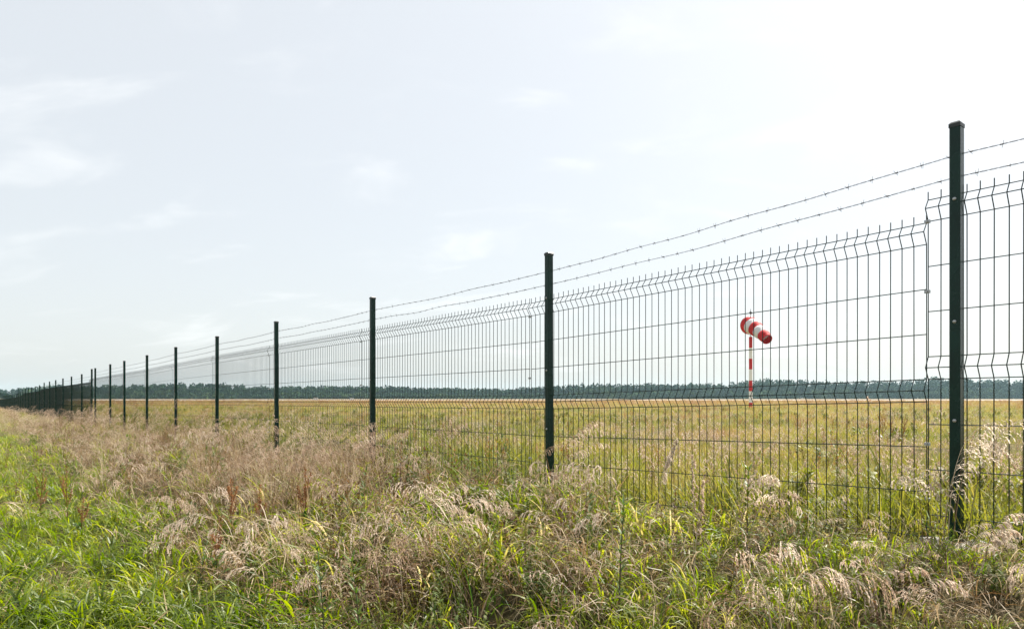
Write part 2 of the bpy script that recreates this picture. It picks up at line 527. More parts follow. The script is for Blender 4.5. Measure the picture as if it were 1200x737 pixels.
# barbed wire strands, one part per span
def barbed(parent, p0, p1, fine, seed, sag=.012, org=ORG):
    rr = random.Random(seed)
    p0, p1 = Vector(p0), Vector(p1)
    d = p1 - p0; L = d.length; ex = d.normalized()
    ey = Vector((0, 0, 1)).cross(ex).normalized(); ez = ex.cross(ey)
    wob = [rr.uniform(-1, 1) for _ in range(9)]
    def c(u_):
        w_ = sum(wob[j] * math.sin((j + 1) * 3.7 * u_ + wob[(j + 3) % 9] * 3) for j in range(6)) * .0022
        return p0 + d * u_ - ez * (4 * sag * u_ * (1 - u_)) + ez * w_ * math.sin(math.pi * u_) * 1.4 - org
    mb = MB()
    if fine:
        steps = int(L / .009)
        for ph in (0, math.pi):
            pts = []
            for k in range(steps + 1):
                u_ = k / steps
                a_ = 2 * math.pi * u_ * L / .07 + ph
                pts.append(c(u_) + (ey * math.cos(a_) + ez * math.sin(a_)) * .0017)
            mb.tube(pts, .0010, 4, cap=False)
        nb = int(L / .105)
        off = rr.random() * .6 + .2
        for k in range(nb):
            u_ = (k + off + rr.uniform(-.05, .05)) / nb
            q = c(u_)
            mb.tube([q - ex * .006, q + ex * .006], .0030, 6)
            for sgn in (-1, 1):
                a_ = rr.uniform(0, math.pi)
                v_ = (ey * math.cos(a_) + ez * math.sin(a_)) * .015 + ex * sgn * .004
                mb.tube([q + ex * sgn * .004 - v_, q + ex * sgn * .004 + v_], .0008, 4)
    else:
        mb.tube([c(k / 8) for k in range(9)], .0022, 4, cap=False)
        nb = int(L / .105)
        for k in range(nb):
            q = c((k + .5) / nb)
            a_ = rr.uniform(.2, 1.3)
            v_ = (ey * math.cos(a_) + ez * math.sin(a_)) * .013
            mb.tube([q - v_, q + v_], .0016, 4, cap=False)
    return mb.build('barbed_wire', M['barb'], parent)

ats = [(TR, 1.225)] + list(zip(POST_T, POST_TOP))
for dz in (-.122, -.217):
    for i in range(len(ats) - 2):
        (ta, za), (tb, zb) = ats[i], ats[i + 1]
        barbed(fence, (*fp(ta, .012), CZ + za + dz), (*fp(tb, .012), CZ + zb + dz), i < 4, i * 7 + int(dz * -100), sag=.012 if i else .02)

# the run beyond the double post
a2 = empty('mesh_fence', (A2[0], A2[1], float(CZ - .95)))
tag(a2, 'far run of dark green mesh fence stepping downhill beyond the double post at left', 'fence')
O2 = Vector(a2.location)
FR2 = math.atan2(C2, -S2)
d_prev = 0.25
posts2 = [2.55 + 3.04 * k for k in range(33)]
for k, d in enumerate(posts2):
    x, y = fp2(d)
    add_post(a2, x - S2 * 0 - C2 * .03, y - S2 * .03, CZ + top2(d), FR2, detail=False, org=O2)
jd = [0.2] + [d - .1 for d in posts2]
for k in range(len(jd) - 1):
    za, zb = top2(jd[k]) - .30, top2(jd[k + 1] - .06) - .30
    if top2(jd[k]) - top2(jd[k + 1]) > .08: za = zb + .03
    add_panel(a2, fp2(jd[k] + .02), fp2(jd[k + 1]), CZ + za, CZ + zb, detail=False, org=O2, far_r=.0029)
    if k < 16:
        for dz in (-.122, -.217):
            pa = fp2(posts2[k - 1] if k else 0); pb = fp2(posts2[k])
            barbed(a2, (*pa, CZ + top2(posts2[k - 1] if k else .1) + dz), (*pb, CZ + top2(posts2[k]) + dz), False, k, org=O2)

# ------------------------------------------------------------------ windsock
WX, WY = (879.7 - 600) / F * 60, 60.0
GW = float(ground_z(WX, WY))
ws = empty('windsock', (WX, WY, GW))
tag(ws, 'red and white striped windsock drooping from its banded pole in the airfield', 'windsock')
zt = [CZ + (HOR - v_) * 60 / F - GW for v_ in (480.5, 471.6, 458.3, 445.8, 432.8, 420.3, 407.6, 394.7)]
zt[0] = -.1
for k in range(7):
    mb = MB()
    mb.tube([(0, 0, zt[k]), (0, 0, zt[k + 1])], .15, 16)
    mb.build('pole_band', M['red'] if k % 2 == 0 else M['white'], ws, smooth=False)
zm = CZ + (HOR - 366.5) * 60 / F - GW
mb = MB(); mb.tube([(0, 0, zt[-1] - .05), (0, 0, zm)], .035, 8)
mb.build('mast', M['steel'], ws)
mb = MB()
segs = 10
prof = [(.0, -.13), (.08, -.10), (.12, -.03), (.12, .04), (.08, .10), (.03, .13), (.018, .32), (.0, .36)]
mb.tube([(0, 0, zm + z) for r_, z in prof], [max(r_, .003) for r_, z in prof], 10)
mb.build('finial_lamp', M['barb'], ws, smooth=True)
# the sock: five sewn bands, mouth hoop on the mast, tail blown towards the camera and drooping
def wpt(px, py, dy):
    return Vector(((px - 600) / F * (WY + dy) - WX, dy, CZ + (HOR - py) * (WY + dy) / F - GW))
c0 = wpt(877.5, 381.0, .55)
c1 = wpt(886.5, 383.5, -1.1)
c2_ = wpt(899.3, 398.0, -2.7)
def axis(u_):
    return c0 * (1 - u_) ** 2 + c1 * 2 * u_ * (1 - u_) + c2_ * u_ ** 2
def sock_pt(u_, a_):
    d = (axis(min(u_ + .01, 1)) - axis(max(u_ - .01, 0))).normalized()
    sx_ = d.cross(Vector((0, 0, 1))).normalized(); sy_ = sx_.cross(d)
    r_ = .76 + (.43 - .76) * u_
    r_ *= 1 + .06 * math.sin(u_ * 31) * (.5 + .5 * math.sin(a_ + .8)) + .02 * math.sin(3 * a_ + 9 * u_)
    return axis(u_) + (sx_ * math.cos(a_) + sy_ * math.sin(a_)) * r_
def cloth_mat(name, c, tr):
    m, n, l, p = new_mat(name)
    p.inputs['Base Color'].default_value = (*c, 1); p.inputs['Roughness'].default_value = .7
    wv = n.new('ShaderNodeTexNoise'); wv.inputs['Scale'].default_value = 6; wv.inputs['Detail'].default_value = 5
    r = ramp(n, [(.3, tuple(x * .88 for x in c)), (.7, c)])
    l.new(wv.outputs['Fac'], r.inputs[0]); l.new(r.outputs[0], p.inputs['Base Color'])
    t = n.new('ShaderNodeBsdfTranslucent'); t.inputs['Color'].default_value = (*c, 1)
    mx = n.new('ShaderNodeMixShader'); mx.inputs[0].default_value = tr
    l.new(p.outputs[0], mx.inputs[1]); l.new(t.outputs[0], mx.inputs[2])
    l.new(mx.outputs[0], n['Material Output'].inputs['Surface'])
    return m
CR, CW = cloth_mat('red windsock cloth', (.60, .006, .010), .25), cloth_mat('white windsock cloth', (.8, .8, .82), .3)
for k in range(5):
    mb = MB()
    nu, na = 6, 28
    v = [tuple(sock_pt((k + i / nu) / 5, 2 * math.pi * j / na)) for i in range(nu + 1) for j in range(na)]
    f = [(i*na + j, i*na + (j+1) % na, (i+1)*na + (j+1) % na, (i+1)*na + j) for i in range(nu) for j in range(na)]
    mb.add(v, f)
    o = mb.build('sock_band', CR if k % 2 == 0 else CW, ws, smooth=True)
    so = o.modifiers.new('cloth thickness', 'SOLIDIFY'); so.thickness = .012
mb = MB()
ringp = [tuple(sock_pt(0.0, 2 * math.pi * j / 28)) for j in range(29)]
mb.tube(ringp, .03, 6, cap=False)
mb.tube([sock_pt(0, 0), (0, 0, zt[-1] + .35)], .02, 5)
mb.tube([sock_pt(0, math.pi), (0, 0, zt[-1] + .35)], .02, 5)
mb.tube([sock_pt(0, math.pi / 2), (0, 0, zm - .35)], .02, 5)
mb.tube([sock_pt(0, 3 * math.pi / 2), (0, 0, zt[-1] + .1)], .02, 5)
mb.build('hoop', M['steel'], ws)

# ------------------------------------------------------------------ plants: building blocks
def blade(mb, b, az, L, w, e0, bend, n_=5, rnd=None, twist=0.0, powr=1.4, wob=0.0):
    """a tapering ribbon that leaves b at e0 from the vertical and bends over by `bend`"""
    p_ = Vector(b); ca, sa = math.cos(az), math.sin(az)
    vs_, fs = [], []
    for i in range(n_ + 1):
        u_ = i / n_
        th = e0 + bend * u_ ** powr
        d = Vector((math.sin(th) * ca, math.sin(th) * sa, math.cos(th)))
        if i: p_ = p_ + d * (L / n_)
        ww = w * (.55 + 1.1 * u_ if u_ < .4 else 1.0) * (1 - max(0, (u_ - .35) / .65) ** 1.7) * .5
        tw = twist * u_
        side = Vector((-sa, ca, 0)) * math.cos(tw) + d.cross(Vector((-sa, ca, 0))) * math.sin(tw)
        if i == n_:
            vs_.append(tuple(p_))
        else:
            vs_ += [tuple(p_ - side * ww), tuple(p_ + side * ww)]
    for i in range(n_ - 1):
        fs.append((2*i, 2*i + 1, 2*i + 3, 2*i + 2))
    k = 2 * (n_ - 1)
    fs.append((k, k + 1, k + 2))
    mb.add(vs_, fs, random.random() if rnd is None else rnd)
    return p_

def stem_path(b, az, L, e0, bend, n_=9, powr=2.2):
    p_ = Vector(b); out = [p_.copy()]; dirs = []
    for i in range(1, n_ + 1):
        u_ = i / n_
        th = e0 + bend * u_ ** powr
        d = Vector((math.sin(th) * math.cos(az), math.sin(th) * math.sin(az), math.cos(th)))
        p_ = p_ + d * (L / n_); out.append(p_.copy()); dirs.append(d)
    return out

def panicle(mb, path, i0, dens=14, blen=.05, fluff=1.0, rnd=None, sp=.010, sw=.0022, wind=(0.6, -.3)):
    """loose one-sided seed head along path[i0:]: `dens` hair-thin drooping branchlets, each a narrow tassel of spikelets"""
    n_ = len(path)
    wv = Vector((wind[0], wind[1], 0))
    for j in range(dens):
        u_ = (j + random.random()) / dens
        fi = i0 + u_ * (n_ - 1 - i0)
        i = min(int(fi), n_ - 2)
        p0 = path[i].lerp(path[i + 1], fi - i)
        tang = (path[i + 1] - path[i]).normalized()
        env = math.sin(math.pi * min(1, .25 + .68 * u_)) ** .8
        a_ = random.uniform(0, 2 * math.pi)
        d = (Vector((math.cos(a_), math.sin(a_), random.uniform(-.1, .5))) * .55 + wv * .8 + tang * .9).normalized()
        L = blen * env * random.uniform(.65, 1.3)
        r0 = random.random() if rnd is None else rnd + random.uniform(-.2, .2)
        prev = p0.copy()
        for sgi in range(4):
            d = (d + Vector((0, 0, -.5)) * (.35 + sgi * .6)).normalized()
            q = prev + d * (L / 4)
            sd = d.cross(Vector((random.uniform(-1, 1), random.uniform(-1, 1), .3))).normalized() * .0007
            mb.add([tuple(prev - sd), tuple(prev + sd), tuple(q)], [(0, 1, 2)], r0)
            if sgi:
                for _k in range(int(round((2 if sgi == 1 else 4) * fluff))):
                    e = (d * 2.2 + Vector((random.uniform(-.5, .5), random.uniform(-.5, .5), random.uniform(-.7, .3)))).normalized()
                    l_ = sp * random.uniform(.7, 1.3)
                    b0 = prev.lerp(q, random.random())
                    sd2 = e.cross(Vector((random.uniform(-1, 1), random.uniform(-1, 1), random.uniform(-1, 1)))).normalized() * sw * random.uniform(.6, 1.2)
                    m_ = b0 + e * l_ * .5
                    mb.add([tuple(b0), tuple(m_ + sd2), tuple(b0 + e * l_), tuple(m_ - sd2)], [(0, 1, 2, 3)], min(1, max(0, r0 + random.uniform(-.25, .25))))
            prev = q

# ---- prototype clumps for the ground cover (only ever drawn through the scatter objects)
def proto(mb, mats):
    me = mb.mesh('clump')
    for m_ in mats: me.materials.append(m_)
    return me
def proto_two(mb1, m1, mb2, m2):
    """two materials in one clump"""
    n1_ = len(mb1.f)
    mb1.add(mb2.v, mb2.f); mb1.r[-len(mb2.v):] = mb2.r
    me = mb1.mesh('clump')
    me.materials.append(m1); me.materials.append(m2)
    mi = np.zeros(len(me.polygons), dtype=np.int32); mi[n1_:] = 1
    me.polygons.foreach_set('material_index', mi)
    return me

U = random.uniform
def p_green(h, n_, rad, wmin, wmax):
    mb = MB()
    for _ in range(n_):
        a_, r_ = U(0, 6.283), rad * math.sqrt(random.random())
        L = h * U(.55, 1.1)
        blade(mb, (math.cos(a_) * r_, math.sin(a_) * r_, -.02), a_ + U(-1.2, 1.2), L, U(wmin, wmax), U(.02, .4), U(.9, 2.9), 7, twist=U(-1.0, 1.0), powr=U(1.2, 2.2))
    return proto(mb, [M['green']])
def p_fine(h, n_, rad, mat, lean=.0):
    mb = MB()
    for _ in range(n_):
        a_, r_ = U(0, 6.283), rad * math.sqrt(random.random())
        L = h * U(.5, 1.15)
        blade(mb, (math.cos(a_) * r_, math.sin(a_) * r_, -.02), a_ + U(-1.5, 1.5), L, U(.0022, .0045), U(.02, .4) + lean, U(.1, 1.3), 4, twist=U(-1, 1))
    return proto(mb, [mat])
def p_litter(n_):
    mb = MB()
    for _ in range(n_):
        a_, r_ = U(0, 6.283), .2 * math.sqrt(random.random())
        blade(mb, (math.cos(a_) * r_, math.sin(a_) * r_, U(0, .1)), U(0, 6.283), U(.10, .28), U(.003, .008), U(.6, 1.35), U(.1, .9), 4, twist=U(-2, 2))
    return proto(mb, [M['dry']])
def p_plume(h, n_, rad, drop, az0=0.2, spread=1.1, pl=.24):
    mb, mp = MB(), MB()
    for _ in range(n_):
        a_, r_ = U(0, 6.283), rad * math.sqrt(random.random())
        L = h * U(.75, 1.1)
        pt = stem_path((math.cos(a_) * r_, math.sin(a_) * r_, -.02), az0 + U(-spread, spread), L, U(.02, .22), U(.6, 1.0) * drop, 14)
        mb.tube([pt[i] for i in (0, 3, 6, 9, 12, 14)], [.0016, .0014, .0012, .0010, .0007, .0003], 3, cap=False, rnd=random.random())
        i0 = int(14 * (1 - pl / L))
        panicle(mp, pt, i0, dens=13, blen=.07, sp=.013, sw=.0022)
        for _k in range(2):
            q = pt[random.randint(1, 6)]
            blade(mb, tuple(q), U(0, 6.283), U(.15, .3), .004, U(.2, .6), U(.6, 1.8), 4)
    return proto_two(mb, M['dry'], mp, M['plume'])
def p_weed(h, n_, lw, ll, mat=None):
    mb = MB()
    for _ in range(n_):
        a_, r_ = U(0, 6.283), .08 * math.sqrt(random.random())
        pt = stem_path((math.cos(a_) * r_, math.sin(a_) * r_, -.02), a_, h * U(.6, 1.1), U(0, .25), U(0, .4), 8)
        rv = random.random()
        mb.tube([pt[i] for i in (0, 4, 8)], [.0022, .0018, .0008], 3, cap=False, rnd=min(1, rv + .3))
        for i in range(1, 9):
            for _k in range(3):
                blade(mb, tuple(pt[i].lerp(pt[i - 1], random.random())), U(0, 6.283), ll * U(.6, 1.2), lw * U(.7, 1.2), U(.5, 1.1), U(.2, 1.0), 3, rnd=min(1, max(0, rv + U(-.2, .2))))
    return proto(mb, [mat or M['weed']])
def p_field(h, n_, rad):
    mb = MB()
    for _ in range(n_):
        a_, r_ = U(0, 6.283), rad * math.sqrt(random.random())
        L = h * U(.4, 1.15)
        q = blade(mb, (math.cos(a_) * r_, math.sin(a_) * r_, -.02), a_ + U(-1.5, 1.5), L, U(.004, .008), U(.02, .35), U(.1, 1.2), 4, twist=U(-1, 1))
    return proto(mb, [M['field']])
def p_fieldseed(h, n_, rad):
    mb, mp = MB(), MB()
    for _ in range(n_):
        a_, r_ = U(0, 6.283), rad * math.sqrt(random.random())
        pt = stem_path((math.cos(a_) * r_, math.sin(a_) * r_, -.02), U(0, 6.283), h * U(.7, 1.1), U(0, .2), U(.2, .8), 10)
        mb.tube([pt[i] for i in (0, 5, 10)], [.0018, .0014, .0006], 3, cap=False, rnd=U(.4, 1))
        panicle(mp, pt, 7, dens=8, blen=.04, sp=.012, sw=.0028)
    return proto_two(mb, M['field'], mp, M['plume'])

def scatter(name, protos, pts, rot, scl, pick, tint, label):
    """one countless mass: clumps stood on a cloud of points by geometry nodes"""
    pc = bpy.data.collections.new(name + '_clumps')
    for i, me in enumerate(protos):
        pc.objects.link(bpy.data.objects.new('%s_clump_%02d' % (name, i), me))
    me = bpy.data.meshes.new(name)
    me.from_pydata([], [], [])
    k = len(pts)
    me.vertices.add(k)
    me.vertices.foreach_set('co', np.asarray(pts, np.float32).ravel())
    for nm, ty, arr, key in (('rot', 'FLOAT_VECTOR', rot, 'vector'), ('scl', 'FLOAT_VECTOR', scl, 'vector'), ('pick', 'INT', pick, 'value'), ('tint', 'FLOAT', tint, 'value')):
        a_ = me.attributes.new(nm, ty, 'POINT')
        a_.data.foreach_set(key, np.asarray(arr, np.int32 if ty == 'INT' else np.float32).ravel())
    o = bpy.data.objects.new(name, me)
    col.objects.link(o)
    ng = bpy.data.node_groups.new(name, 'GeometryNodeTree')
    ng.interface.new_socket('Geometry', in_out='INPUT', socket_type='NodeSocketGeometry')
    ng.interface.new_socket('Geometry', in_out='OUTPUT', socket_type='NodeSocketGeometry')
    gi, go = ng.nodes.new('NodeGroupInput'), ng.nodes.new('NodeGroupOutput')
    ci = ng.nodes.new('GeometryNodeCollectionInfo')
    ci.inputs['Collection'].default_value = pc
    ci.inputs['Separate Children'].default_value = True
    ci.inputs['Reset Children'].default_value = True
    ip = ng.nodes.new('GeometryNodeInstanceOnPoints')
    ip.inputs['Pick Instance'].default_value = True
    def attr(nm, ty):
        x = ng.nodes.new('GeometryNodeInputNamedAttribute'); x.data_type = ty
        x.inputs['Name'].default_value = nm
        return x.outputs['Attribute']
    ng.links.new(gi.outputs[0], ip.inputs['Points'])
    ng.links.new(ci.outputs[0], ip.inputs['Instance'])
    ng.links.new(attr('pick', 'INT'), ip.inputs['Instance Index'])
    er = ng.nodes.new('FunctionNodeEulerToRotation')
    ng.links.new(attr('rot', 'FLOAT_VECTOR'), er.inputs[0])
    ng.links.new(er.outputs[0], ip.inputs['Rotation'])
    ng.links.new(attr('scl', 'FLOAT_VECTOR'), ip.inputs['Scale'])
    ng.links.new(ip.outputs[0], go.inputs[0])
    md = o.modifiers.new('scatter', 'NODES'); md.node_group = ng
    tag(o, label, kind='stuff')
    return o

# smooth value noise for patchiness
_g = rng.random((64, 64))
def vnoise(x, y, s):
    x = np.asarray(x) / s + 17.3; y = np.asarray(y) / s + 5.7
    xi, yi = np.floor(x).astype(int), np.floor(y).astype(int)
    fx, fy = x - xi, y - yi
    fx, fy = fx * fx * (3 - 2 * fx), fy * fy * (3 - 2 * fy)
    g = lambda a_, b_: _g[a_ % 64, b_ % 64]
    return (g(xi, yi) * (1 - fx) + g(xi + 1, yi) * fx) * (1 - fy) + (g(xi, yi + 1) * (1 - fx) + g(xi + 1, yi + 1) * fx) * fy

def fan(n_, r0, r1, pw, az=54):
    """points in a sector round the viewer, thinner with distance as r^-pw"""
    e = 2 - pw
    r = (r0 ** e + rng.random(n_) * (r1 ** e - r0 ** e)) ** (1 / e)
    a_ = np.radians(rng.uniform(-az, az, n_))
    return r * np.sin(a_), r * np.cos(a_), r

def put(name, protos, x, y, smin, smax, tint, label, lean=.12, zs=(.8, 1.25), grow=None, rz=None):
    k = len(x)
    z = ground_z(x, y)
    rr = np.hypot(x, y)
    rot = np.stack([rng.normal(0, lean, k), rng.normal(0, lean, k), rng.uniform(0, 6.283, k) if rz is None else rz], 1)
    s_ = rng.uniform(smin, smax, k)
    ps, pt_ = st(x, y)
    s_ = s_ * np.where(ps > 0, 1 - (.36 * (1 - smooth(4.3, 6.6, pt_)) + .2 * (1 - smooth(3.6, 5.2, pt_))) * (1 - smooth(1.4, 2.5, ps)), 1)   # shorter growth where the verge is trodden
    if grow is not None: s_ = s_ * grow(rr)
    scl = np.stack([s_, s_, s_ * rng.uniform(*zs, k)], 1)
    scatter(name, protos, np.stack([x, y, z], 1), rot, scl, rng.integers(0, len(protos), k), np.clip(tint, 0, 1), label)

# ------------------------------------------------------------------ camera-side verge
def tan_zone(x, y):
    """0..1: how much the tall dry grass owns the spot"""
    s, t = st(x, y)
    edge = 1.95 + .5 * (vnoise(x, y, 1.7) - .5) + .25 * smooth(12, 40, t)
    z = smooth(0, .5, edge - s) * smooth(7.0, 9.4, t + 1.6 * (vnoise(x, y, 1.1) - .5))
    return z

def patch(x, y):
    """0 brown weedy spots .. 1 lush green spots in the mixed growth"""
    return smooth(.29, .50, .65 * vnoise(x, y, .62) + .35 * vnoise(x + 31, y + 7, .27) - .07 * (1 - smooth(3.4, 5.4, st(x, y)[1])))
# green broad-bladed grass
PG = [p_green(.27, 17, .10, .006, .011) for _ in range(5)] + [p_green(.35, 16, .11, .009, .016) for _ in range(5)]
x, y, r = fan(62000, 1.2, 90, 1.25)
s, t = st(x, y)
tz = tan_zone(x, y)
dens = np.where(s > .05, 1 - .74 * tz, 0)
dens *= np.where(s < 2.1, .12 + .88 * patch(x, y), .35 + .65 * smooth(.2, .5, vnoise(x, y, .45)))

k = rng.random(len(x)) < dens
x, y, s = x[k], y[k], s[k]
tint = .46 + .36 * (vnoise(x, y, .9) - .5) + rng.normal(0, .10, len(x)) + .10 * (s < 1.6)
put('green_grass', PG, x, y, .5, 1.1, tint, 'broad bright green grass blades arching over the near verge', .12)

# fine straw, lodged and upright
PD_ = [p_fine(.5, 26, .12, M['dry']) for _ in range(4)] + [p_fine(.4, 22, .12, M['dry'], .35) for _ in range(3)]
x, y, r = fan(34000, 1.4, 110, 1.25)
s, t = st(x, y); tz = tan_zone(x, y)
dens = np.where(s > .02, np.maximum(.95 * tz, .07 * (s < 1.9) * (1 - .6 * patch(x, y)) + .015), 0) * (.5 + .7 * vnoise(x, y, .6))
k = rng.random(len(x)) < dens
x, y = x[k], y[k]
put('dry_grass', PD_, x, y, .7, 1.1, .42 + .8 * (vnoise(x, y, .7) - .5) + rng.normal(0, .2, len(x)), 'fine dry straw coloured grass along the fence', .2)

# litter of fallen blades
PL = [p_litter(16) for _ in range(4)]
x, y, r = fan(14000, 1.4, 40, 1.35)
s, t = st(x, y)
k = (s > .0) & (rng.random(len(x)) < np.where(s < 2.0, .42, .05))
x, y = x[k], y[k]
put('fallen_straw', PL, x, y, .7, 1.3, .5 + rng.normal(0, .2, len(x)), 'fallen dead straw lying among the grass', .15)

# curled withered leaves
def p_curl(n_):
    mb = MB()
    for _ in range(n_):
        a_, r_ = U(0, 6.283), .15 * math.sqrt(random.random())
        blade(mb, (math.cos(a_) * r_, math.sin(a_) * r_, U(-.02, .06)), U(0, 6.283), U(.16, .36), U(.004, .008), U(.05, .7), U(1.4, 3.6), 7, twist=U(-2, 2), powr=U(1.2, 2.6))
    return proto(mb, [M['dry']])
PC = [p_curl(14) for _ in range(5)]
x, y, r = fan(15000, 1.4, 40, 1.35)
s, t = st(x, y); tz = tan_zone(x, y)
k = (s > .0) & (rng.random(len(x)) < np.where(s < 2.0, .12 + .45 * (1 - patch(x, y)), .03) * (1 - .5 * tz))
x, y = x[k], y[k]
put('withered_leaves', PC, x, y, .8, 1.3, .38 + .5 * (vnoise(x, y, .5) - .5) + rng.normal(0, .2, len(x)), 'curled withered tan leaves among the green', .2)
# short nodding seed heads scattered through the mixed growth
PN = [p_plume(.46, 4, .10, 2.5, pl=.15) for _ in range(5)]
x, y, r = fan(9000, 1.6, 14, 1.1)
s, t = st(x, y); tz = tan_zone(x, y)
k = (s > .02) & (s < 2.0) & (rng.random(len(x)) < .10 * smooth(.5, .7, vnoise(x, y + 4, .55)) * (1 - tz))
x, y = x[k], y[k]
put('nodding_seed_heads', PN, x, y, .9, 1.4, .8 + rng.normal(0, .2, len(x)), 'scattered small pale nodding seed heads at the mesh foot', .15)

# feathery seed heads massed in the dry belt
PP = [p_plume(.85, 6, .12, 1.5) for _ in range(5)] + [p_plume(.7, 5, .10, 2.0) for _ in range(3)]
x, y, r = fan(26000, 2.2, 110, 1.2)
s, t = st(x, y); tz = tan_zone(x, y)
dens = np.where(s > .02, .5 * tz + .05 * (s < 1.8) * smooth(.5, .8, vnoise(x, y, .7)), 0)
k = rng.random(len(x)) < dens
x, y = x[k], y[k]
put('plume_grass_belt', PP, x, y, .6, .95, .5 + .5 * (vnoise(x, y, 1.6) - .5) + rng.normal(0, .16, len(x)), 'dense belt of pale feathery seed heads before the fence', .14,
    rz=rng.normal(0, .9, len(x)))

# leafy weeds
PWd = [p_weed(.4, 4, .012, .05) for _ in range(4)] + [p_weed(.3, 5, .018, .045) for _ in range(3)]
x, y, r = fan(9000, 1.4, 30, 1.3)
s, t = st(x, y); tz = tan_zone(x, y)
k = (s > .0) & (rng.random(len(x)) < np.where(s < 1.9, .75 * (1 - .7 * tz) * (1 - .85 * patch(x, y)), .03))
x, y = x[k], y[k]
put('leafy_weeds', PWd, x, y, .7, 1.2, .62 + .6 * (vnoise(x, y, .6) - .4) + rng.normal(0, .15, len(x)), 'small leafy green and brown weeds at the foot of the fence', .2)

# ------------------------------------------------------------------ airfield side
PF = [p_field(.30, 26, .15) for _ in range(6)]
x, y, r = fan(64000, 1.6, 260, 1.3, 56)
s, t = st(x, y)
k = s < -.04
k &= ~((y > 245))
x, y, r, s = x[k], y[k], r[k], s[k]
tint = .27 + .75 * (vnoise(x, y, 2.6) - .5) + .3 * (vnoise(x, y, .8) - .5) + rng.normal(0, .10, len(x)) + .40 * smooth(45, 120, y) + .20 * smooth(12, 45, y) + .5 * (vnoise(x, y, 8.0) - .5) * smooth(5, 12, y)
tint -= .10 * smooth(-1.4, -.3, s)
rough = lambda x, y: .55 + .9 * vnoise(x + 3, y, 1.9) * (.5 + vnoise(x, y + 8, .55))     # tussocks and hollows
hx, hy = x, y
put('meadow_grass', PF, x, y, .6, 1.15, tint, 'yellow green meadow grass covering the airfield', .16, grow=lambda r: (1 + .8 * smooth(20, 120, r)) * rough(hx, hy), zs=(.5, 1.0))
# rust brown sorrel flecks in the meadow
M['rust'] = leaf_mat('rust brown sorrel', [(0, (.16, .065, .028)), (.5, (.26, .12, .05)), (1, (.36, .22, .10))], .25, .7, .5)
def p_sorrel():
    mb = MB()
    for _ in range(9):
        a_, r_ = U(0, 6.283), .12 * math.sqrt(random.random())
        pt = stem_path((math.cos(a_) * r_, math.sin(a_) * r_, -.02), a_, .36 * U(.6, 1.1), U(0, .25), U(0, .3), 8)
        mb.tube([pt[i] for i in (0, 4, 8)], [.0022, .0016, .0008], 3, cap=False, rnd=.3)
        for i in range(4, 9):
            for _k in range(3):
                blade(mb, tuple(pt[i]), U(0, 6.283), U(.02, .05), .009, U(.3, 1.0), U(.2, .8), 2)
    return proto(mb, [M['rust']])
PS = [p_sorrel() for _ in range(4)]
x, y, r = fan(15000, 4, 220, 1.1, 56)
s, t = st(x, y)
k = (s < -1.0) & (y < 245) & (rng.random(len(x)) < .04 + .65 * smooth(.52, .75, .6 * vnoise(x, y, 5) + .4 * vnoise(x, y, 1.3)) * smooth(8, 30, y) + .25 * smooth(50, 120, y))
x, y = x[k], y[k]
put('meadow_sorrel', PS, x, y, .6, 1.1, .5 + rng.normal(0, .22, len(x)), 'rust brown sorrel flecks through the airfield meadow', .15, grow=lambda r: 1 + .6 * smooth(20, 120, r))
# low leafy clover and herbs, brighter green, between the tussocks
PH = [p_weed(.2, 5, .02, .06, M['field']) for _ in range(4)]
x, y, r = fan(15000, 2.5, 90, 1.3, 56)
s, t = st(x, y)
k = (s < -.1) & (rng.random(len(x)) < .9 * smooth(.5, .68, .6 * vnoise(x + 13, y, 3.2) + .4 * vnoise(x, y + 21, .9)))
x, y = x[k], y[k]
put('meadow_herbs', PH, x, y, .8, 1.5, .12 + rng.normal(0, .12, len(x)), 'low green leafy herbs in patches of the airfield meadow', .15)
PFs = [p_fieldseed(.55, 5, .12) for _ in range(4)]
x, y, r = fan(6500, 1.6, 120, 1.3, 56)
s, t = st(x, y)
k = (s < -.04) & (rng.random(len(x)) < .25 + .6 * smooth(.45, .75, vnoise(x, y, 2.2)))
x, y = x[k], y[k]
put('meadow_seed_stems', PFs, x, y, .6, 1.05, .5 + .3 * (vnoise(x, y, 2) - .5) + rng.normal(0, .15, len(x)), 'thin pale seed stems standing in the airfield meadow', .12)

# ------------------------------------------------------------------ single plants
def at(px, py, z_rel=None, depth=None):
    """ground point: photo column px, at a given depth from the viewer"""
    X = (px - 600) / F * depth
    return X, depth, float(ground_z(X, depth))

